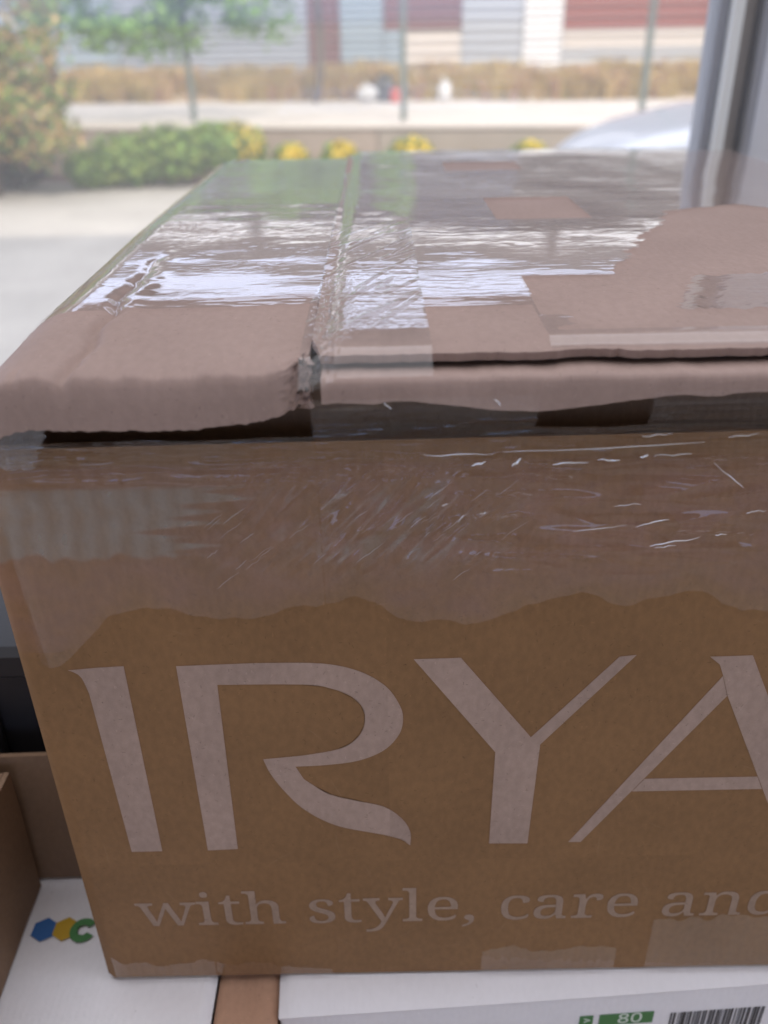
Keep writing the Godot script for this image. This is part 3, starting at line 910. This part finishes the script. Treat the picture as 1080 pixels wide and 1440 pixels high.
func make_print(b: Node3D) -> void:
	var pale := carton(Color(0.36, 0.26, 0.215), 31, 0.55, 0.24, 1600)
	var z := -0.4014
	var V := func(a: Array) -> Array:
		var out := []
		for k in range(0, a.size(), 2):
			out.append(Vector2(a[k], a[k + 1]))
		return out
	var pts: PackedVector2Array
	# I
	pts = curve_points(V.call([-0.1872, 1.1712, -0.1829, 1.1690, -0.1800, 1.1640, -0.1781, 1.1530]))
	pts.append_array(PackedVector2Array([Vector2(-0.1748, 1.0142), Vector2(-0.1542, 1.0143), Vector2(-0.1543, 1.1735), Vector2(-0.1700, 1.1728)]))
	part("printed_letter", plate(pts, 0.00025), pale, b, Vector3(0, 0, z))
	# R: outer bowl, leg, inner bowl, stem
	pts = PackedVector2Array([Vector2(-0.1236, 1.1728)])
	pts.append_array(curve_points(V.call([-0.0765, 1.1740, -0.0391, 1.1728, -0.0165, 1.1664, -0.0010, 1.1545, 0.0070, 1.1400, 0.0092, 1.1285, 0.0066, 1.1158, -0.0029, 1.1029, -0.0190, 1.0945, -0.0390, 1.0912, -0.0592, 1.0903])))
	pts.append_array(curve_points(V.call([-0.0545, 1.0790, -0.0393, 1.0655, -0.0221, 1.0589, -0.0037, 1.0525, 0.0078, 1.0412, 0.0134, 1.0284, 0.0134, 1.0152])))
	pts.append_array(curve_points(V.call([0.0080, 1.0212, -0.0042, 1.0262, -0.0347, 1.0356, -0.0549, 1.0506, -0.0675, 1.0685, -0.0754, 1.0846, -0.0789, 1.0970])))
	pts.append_array(curve_points(V.call([-0.0541, 1.0995, -0.0317, 1.1043, -0.0203, 1.1123, -0.0147, 1.1239, -0.0147, 1.1366, -0.0213, 1.1468, -0.0338, 1.1538, -0.0505, 1.1572, -0.1011, 1.1582])))
	pts.append_array(PackedVector2Array([Vector2(-0.1031, 1.0150), Vector2(-0.1233, 1.0142)]))
	part("printed_letter", plate(pts, 0.00025), pale, b, Vector3(0, 0, z))
	# Y
	pts = PackedVector2Array(V.call([0.0158, 1.1746, 0.0434, 1.1750, 0.0885, 1.1113, 0.1364, 1.1735, 0.1462, 1.1746, 0.0947, 1.1052, 0.0925, 1.0151, 0.0666, 1.0158, 0.0670, 1.0993]))
	part("printed_letter", plate(pts, 0.00025), pale, b, Vector3(0, 0, z))
	# A: heavy right stroke with its flag, thin left stroke, bar between them
	var a = part("printed_letter", plate(PackedVector2Array(V.call([0.1898, 1.1722, 0.2147, 1.1726, 0.2905, 1.0150, 0.2640, 1.0150, 0.2051, 1.1423, 0.1998, 1.1578, 0.1965, 1.1662])), 0.00025), pale, b, Vector3(0, 0, z))
	part("stroke", plate(PackedVector2Array(V.call([0.2049, 1.1420, 0.1283, 1.0155, 0.1202, 1.0157, 0.1997, 1.1573])), 0.00025), pale, a)
	part("stroke", plate(PackedVector2Array(V.call([0.1640, 1.0735, 0.2366, 1.0735, 0.2415, 1.0625, 0.1573, 1.0625])), 0.00025), pale, a)
	var small := carton(Color(0.31, 0.22, 0.165), 32, 0.6, 0.25, 1500)
	lettering("with style, care and", 0.0335, 1.065, small, b, Vector3(-0.1825, 0.9238, z + 0.00015), 0.0002, "printed_words", "Droid Serif")

func make_film(b: Node3D) -> void:
	var clear := film_mat(0.012, 0.025)
	var seam_film := film_mat(0.02, 0.025)
	var veil := film_mat(0.012, 0.05, Color(0.78, 0.64, 0.68))
	# film over the left lid: long shallow ripples across, one cut front edge
	part("film_sheet", sheet(170, 380, func(u: float, v: float):
		var zz := lerpf(-1.102, -0.474, v)
		var x := lerpf(-0.2055, -0.0335, u)
		if v > 0.9:
			zz -= 0.006 * u * (v - 0.9) * 10.0 - 0.004 * (v - 0.9) * 10.0
		var p := left_point(x, zz)
		p.y += 0.0014 + ripple(x, zz, 0.0)
		return p, 0.0, true), clear, b)
	# the wrap goes round more than once: second layers over both lids
	part("film_sheet", sheet(120, 300, func(u: float, v: float):
		var zz := lerpf(-1.10, -0.482 - 0.012 * u, v)
		var x := lerpf(-0.2045, -0.0345, u)
		var p := left_point(x, zz)
		p.y += 0.0021 + ripple(x, zz, 21.0)
		return p, 0.0, true), clear, b)
	part("film_sheet", sheet(180, 320, func(u: float, v: float):
		var z := lerpf(-1.12, -0.475, v)
		var x := lerpf(0.0235, 0.425, u)
		return Vector3(x, right_height(x, z) + 0.0023 + ripple(x, z, 31.0), z), 0.0, true, func(u: float, v: float):
			var z := lerpf(-1.12, -0.475, v)
			var x := lerpf(0.0235, 0.425, u)
			if off_film(x, z):
				return true
			if z > -0.79 and z < -0.688 and x > 0.091 and x < 0.164:
				return true
			if z > -1.02 and z < -0.955 and x > 0.07 and x < 0.15:
				return true
			return z > -0.517 and x > 0.083), clear, b)
	# film over the right lid with two cut openings
	part("film_sheet", sheet(260, 430, func(u: float, v: float):
		var z := lerpf(-1.122, -0.398, v)
		var x := lerpf(0.0225, 0.425, u)
		return Vector3(x, right_height(x, z) + 0.0016 + ripple(x, z, 7.0) - 0.0035 * smoothstep(-0.41, -0.398, z), z), 0.0, true, func(u: float, v: float):
			var z := lerpf(-1.122, -0.398, v)
			var x := lerpf(0.0225, 0.425, u)
			var k := (z + 0.74) * 0.1
			if off_film(x, z):
				return true
			if z > -0.79 and z < -0.688 and x > 0.091 and x < 0.164:
				return true
			if z > -0.517 and z < -0.44 and x > 0.083 and x < 0.147:
				return true
			if z > -1.02 and z < -0.955 and x > 0.07 and x < 0.15:
				return true
			return z > -0.458 and x < 0.082), clear, b)
	part("film_scrap", sheet(60, 60, func(u: float, v: float):
		var z := lerpf(-0.512 + 0.02 * n_mid.get_noise_1d(u * 4.0), -0.446 + 0.006 * n_fine.get_noise_1d(u * 20.0), v)
		var x := lerpf(0.185 - 0.03 * v + 0.006 * n_fine.get_noise_1d(v * 18.0), 0.30, u)
		return Vector3(x, right_height(x, z) + 0.0015 + 2.2 * ripple(x, z, 51.0), z), 0.0, true), clear, b)
	# the wrinkled strip over the seam, running down into the notch
	part("film_seam", sheet(110, 420, func(u: float, v: float):
		var z := lerpf(-1.115, -0.372, v)
		var x := lerpf(-0.0345 - 0.0035 * smoothstep(-0.52, -0.46, z), 0.0235, u)
		var y := seam_height(x, z) + 0.0034
		var q := (x * 0.88 + z * 0.47)
		var r := (x * 0.47 - z * 0.88)
		var fold := maxf(0.0, 1.0 - absf(n_slow.get_noise_2d(q * 44.0, r * 4.5)) * 10.0)
		var zone := smoothstep(-0.70, -0.60, z) * smoothstep(-0.41, -0.44, z)
		y += 0.0008 * zone * fold + 0.0012 * pow(clampf((z + 0.50) / 0.09, 0, 1), 1.6)
		var crush := exp(-pow((x + 0.026) / 0.007, 2.0)) * smoothstep(-0.56, -0.44, z)
		y += 0.0022 * crush * n_fine.get_noise_2d(x * 320.0, z * 160.0)
		y += 0.00022 * (1.0 - 0.7 * zone) * n_slow.get_noise_2d(x * 18.0 + 2.0, z * 14.0) + ripple(x, z, 3.0)
		if z > -0.392:
			var d := (z + 0.392) / 0.02
			y -= 0.010 * d * d
		return Vector3(x, y, z), 0.0, true), seam_film, b)
	part("film_seam", sheet(60, 260, func(u: float, v: float):
		var z := lerpf(-1.115, -0.415, v)
		var x := lerpf(-0.0300, 0.0225, u)
		return Vector3(x, seam_height(x, z) + 0.0024 + 1.3 * ripple(x, z, 61.0) + 0.0010 * pow(clampf((z + 0.50) / 0.09, 0, 1), 1.6), z), 0.0, true), clear, b)
	# film stretched from the lip over the gap, round the rim and down the front; ragged lower edge
	var fp := profile([Vector2(-0.3780, 1.3460), Vector2(-0.3785, 1.3390), Vector2(-0.3850, 1.3270), Vector2(-0.3935, 1.3180), Vector2(-0.3975, 1.3130), Vector2(-0.3985, 1.3060), Vector2(-0.3992, 1.2900), Vector2(-0.3996, 1.2600)], 6)
	part("film_front", sheet(420, 190, func(u: float, v: float):
		var x := lerpf(-0.0335, 0.425, u)
		return front_film(fp, x, v, 0.0)
		, 0.0, true, func(u: float, v: float):
			var x := lerpf(-0.0335, 0.425, u)
			return v < 0.17 and x > 0.074 and x < 0.127), veil, b)
	var fl := profile([Vector2(-0.3880, 1.3235), Vector2(-0.3940, 1.3150), Vector2(-0.3975, 1.3095), Vector2(-0.3985, 1.3030), Vector2(-0.3992, 1.2870), Vector2(-0.3996, 1.2600)], 6)
	part("film_front", sheet(180, 110, func(u: float, v: float): return front_film(fl, lerpf(-0.2115, -0.0340, u), v, 3.0), 0.0, true), veil, b)
	# crumpled grey film bunched over the left corner
	part("film_corner", sheet(50, 50, func(u: float, v: float):
		var x := lerpf(-0.2125, -0.158 - 0.02 * v + 0.004 * n_fine.get_noise_1d(v * 30.0), u)
		var y := lerpf(1.3370, 1.3020, v) + 0.003 * u
		var z := lerpf(-0.3875, -0.3972, v) + 0.0018 * n_fine.get_noise_2d(x * 150.0, y * 150.0) - 0.018 * pow(clampf((-0.18 - x) / 0.033, 0, 1), 2.0)
		return Vector3(x, y, z), 0.0, true), film_mat(0.34, 0.12, Color(0.38, 0.38, 0.40)), b)
	# sheet with the film sheen and streaks painted in, thinning out downwards
	part("painted_film_sheen", sheet(150, 40, func(u: float, v: float):
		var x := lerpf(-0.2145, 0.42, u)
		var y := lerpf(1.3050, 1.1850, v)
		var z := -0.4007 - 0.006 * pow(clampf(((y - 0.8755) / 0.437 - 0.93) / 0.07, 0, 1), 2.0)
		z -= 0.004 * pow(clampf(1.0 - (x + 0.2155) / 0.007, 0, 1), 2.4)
		return Vector3(x, y, z), 0.0, true), painted_sheen_mat(), b)
	# raised creases coloured silvery or pale to stand in for glints on the film
	var silver := mat(Color(0.85, 0.86, 0.90), 0.13, 0.75)
	var dull_glint := mat(Color(0.36, 0.32, 0.31), 0.3, 0.15)
	rng.seed = 88
	var glint_strips := [[0.045, 1.3030, 0.052, 1.3050, 0.0010], [0.0655, 1.3020, 0.0700, 1.3065, 0.0012], [0.086, 1.3030, 0.1040, 1.3036, 0.0008], [0.1085, 1.3048, 0.1200, 1.3050, 0.0009], [0.130, 1.3062, 0.1340, 1.3066, 0.0012], [0.1370, 1.3065, 0.1560, 1.3070, 0.0006],
		[0.060, 1.3118, 0.160, 1.3152, 0.0005], [0.020, 1.3105, 0.055, 1.3112, 0.0004], [0.127, 1.3210, 0.142, 1.3225, 0.0005], [0.170, 1.3190, 0.185, 1.3210, 0.0004],
		[0.1330, 1.2655, 0.1500, 1.2690, 0.0006], [0.1420, 1.2530, 0.1680, 1.2575, 0.0006], [0.1450, 1.2515, 0.1560, 1.2530, 0.0004], [0.176, 1.2590, 0.182, 1.2596, 0.0005], [0.190, 1.2725, 0.200, 1.2735, 0.0005], [0.168, 1.3020, 0.186, 1.2870, 0.0004], [0.120, 1.2780, 0.134, 1.2790, 0.0004], [0.100, 1.2630, 0.128, 1.2660, 0.0003],
		[0.030, 1.2800, 0.0335, 1.2812, 0.0004], [0.050, 1.2745, 0.0535, 1.2752, 0.0005], [0.0385, 1.2700, 0.0420, 1.2740, 0.0004], [0.001, 1.3440, 0.0045, 1.3410, 0.0004], [0.0525, 1.3450, 0.0560, 1.3420, 0.0005]]
	for k in 34:
		var x := rng.randf_range(-0.10, 0.065)
		var y := 1.262 + rng.randfn() * 0.012 + 0.1 * (x + 0.02)
		var l := rng.randf_range(0.004, 0.020)
		glint_strips.append([x, y, x + l * 0.75, y + l * 0.6, rng.randf_range(0.00012, 0.00028)])
	for a in glint_strips:
		var path := []
		var z: float = -0.3958 if a[1] < 1.3085 else lerpf(-0.3935, -0.3805, clampf((a[1] - 1.3085) / 0.03, 0, 1))
		var sd := rng.randf() * 50.0
		for i in 9:
			var t := i / 8.0
			path.append(Vector3(lerpf(a[0], a[2], t), lerpf(a[1], a[3], t) + 0.0009 * n_mid.get_noise_1d(t * 2.0 + sd), z + 0.0004 * n_mid.get_noise_1d(t * 3.0 - sd)))
		part("glint_fold", ribbon(path, a[4] * 0.62), silver if a[4] >= 0.0003 else dull_glint, b)
	# pieces of film at the foot of the front
	for a in [[-0.214, -0.045, 0.896, 3], [0.066, 0.165, 0.906, 5], [0.188, 0.42, 0.935, 8]]:
		var s: int = a[3]
		part("film_foot", sheet(90, 30, func(u: float, v: float):
			var x: float = lerpf(a[0], a[1], u)
			var top: float = a[2] + 0.007 * n_mid.get_noise_1d(x * 40.0 + s) - 0.010 * smoothstep(0.5, 1.0, u) * float(s == 3)
			var y: float = lerpf(0.8768, top, v)
			var z := -0.3986 + 0.0005 * n_mid.get_noise_2d(x * 160.0, y * 18.0 + s)
			z -= 0.008 * pow(clampf(1.0 - (x + 0.2155) / 0.02, 0, 1), 2.4)
			return Vector3(x, y, z)), veil, b)

func painted_sheen_mat() -> StandardMaterial3D:
	# painted sheen: mauve cover, light streaks and a ribbed grey reflection patch
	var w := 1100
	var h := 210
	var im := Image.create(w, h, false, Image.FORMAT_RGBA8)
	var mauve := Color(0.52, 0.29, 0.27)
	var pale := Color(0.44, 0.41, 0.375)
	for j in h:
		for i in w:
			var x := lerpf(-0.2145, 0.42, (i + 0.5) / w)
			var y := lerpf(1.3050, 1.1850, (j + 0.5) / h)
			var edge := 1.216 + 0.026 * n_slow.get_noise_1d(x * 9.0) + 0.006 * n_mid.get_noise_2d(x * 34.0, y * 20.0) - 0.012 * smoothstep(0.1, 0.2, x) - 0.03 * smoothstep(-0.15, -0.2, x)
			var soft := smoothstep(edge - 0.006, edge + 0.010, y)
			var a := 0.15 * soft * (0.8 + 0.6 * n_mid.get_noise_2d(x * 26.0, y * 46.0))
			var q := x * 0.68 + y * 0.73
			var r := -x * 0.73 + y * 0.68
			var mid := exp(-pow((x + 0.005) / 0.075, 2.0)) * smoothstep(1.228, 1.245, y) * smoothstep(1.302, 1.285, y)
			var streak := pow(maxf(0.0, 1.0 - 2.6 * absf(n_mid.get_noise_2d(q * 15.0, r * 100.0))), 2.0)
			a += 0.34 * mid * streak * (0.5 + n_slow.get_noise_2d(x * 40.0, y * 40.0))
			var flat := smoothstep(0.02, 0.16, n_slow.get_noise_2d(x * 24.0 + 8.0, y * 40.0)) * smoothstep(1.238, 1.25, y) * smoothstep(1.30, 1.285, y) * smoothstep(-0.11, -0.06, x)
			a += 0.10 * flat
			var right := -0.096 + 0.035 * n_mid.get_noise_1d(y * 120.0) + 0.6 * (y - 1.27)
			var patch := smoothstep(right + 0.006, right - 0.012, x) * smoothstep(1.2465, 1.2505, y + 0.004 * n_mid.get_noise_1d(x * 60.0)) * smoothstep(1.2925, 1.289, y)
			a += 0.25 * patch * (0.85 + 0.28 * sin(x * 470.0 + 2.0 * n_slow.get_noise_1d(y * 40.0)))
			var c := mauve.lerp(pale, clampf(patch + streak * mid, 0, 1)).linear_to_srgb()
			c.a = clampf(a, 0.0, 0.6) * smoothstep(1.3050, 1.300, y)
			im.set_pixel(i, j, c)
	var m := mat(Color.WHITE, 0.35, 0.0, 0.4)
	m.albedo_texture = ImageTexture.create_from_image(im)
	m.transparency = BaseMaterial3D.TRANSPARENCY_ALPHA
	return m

func off_film(x: float, z: float) -> bool:
	# the wrap ends on the right lid in a ragged slanting edge; the board beyond it is bare
	return x > 0.152 + (-0.55 - z) * 0.46 + 0.012 * n_fine.get_noise_1d(z * 60.0) and z < -0.415 and z > -0.72 + 0.03 * n_mid.get_noise_1d(x * 9.0)

func ripple(x: float, z: float, s: float) -> float:
	# stretch lines of the film: long along x, short along z
	var r := 0.000085 * n_mid.get_noise_2d(x * 2.2 + s, z * 30.0)
	r += 0.00005 * n_fine.get_noise_2d(x * 40.0 + s, z * 180.0) * (0.8 + 0.8 * n_slow.get_noise_2d(x * 6.0 + s, z * 22.0))
	r += 0.00003 * n_mid.get_noise_2d(x * 190.0 - s, z * 240.0) * (0.7 + n_slow.get_noise_2d(x * 12.0, z * 9.0 + s))
	return r

func front_film(c: Curve2D, x: float, v: float, s: float) -> Vector3:
	var p := along(c, minf(v / 0.72, 1.0))
	var low: float = 1.212 + 0.022 * n_slow.get_noise_1d(x * 9.0) + 0.004 * n_mid.get_noise_1d(x * 36.0 + s) - 0.012 * smoothstep(0.1, 0.2, x) - 0.03 * smoothstep(-0.15, -0.2, x)
	if v > 0.72:
		p.y = lerpf(1.26, low, (v - 0.72) / 0.28)
	var k := smoothstep(1.345, 1.33, p.y)
	var band := smoothstep(1.312, 1.29, p.y) * smoothstep(1.225, 1.25, p.y)
	var q := x * 0.68 + p.y * 0.73
	var r := -x * 0.73 + p.y * 0.68
	var left := smoothstep(-0.08, -0.12, x) * smoothstep(1.262, 1.275, p.y)
	var mid := exp(-pow((x + 0.015) / 0.055, 2.0))
	var d := 0.0036 * band * mid * maxf(0.0, 1.0 - 2.2 * absf(n_mid.get_noise_2d(q * 13.0 + s, r * 80.0)))
	d += 0.0005 * band * (n_slow.get_noise_2d(x * 14.0 + s, p.y * 22.0) + 0.6) + 0.00012 * left * sin(x * 520.0 + 2.0 * n_slow.get_noise_1d(x * 20.0))
	var ridge := 1.0 - absf(n_slow.get_noise_2d(x * 5.0 + s, (p.y + 0.03 * x) * 48.0)) * 3.0
	d += 0.0034 * band * smoothstep(0.02, 0.07, x) * pow(maxf(0.0, ridge), 2.0)
	d += 0.0022 * k * (0.5 + n_mid.get_noise_2d(x * 10.0 + s, p.y * 210.0)) * smoothstep(1.285, 1.30, p.y)
	var z := p.x + d
	# turns round the left corner with the panel
	z -= 0.010 * pow(clampf(1.0 - (x + 0.2135) / 0.022, 0, 1), 2.2)
	p.y += 0.004 * clampf((x + 0.2) / 0.6, 0, 1) * smoothstep(1.27, 1.31, p.y) + 0.0012 * n_slow.get_noise_1d(x * 22.0) * k
	return Vector3(x, p.y, z)
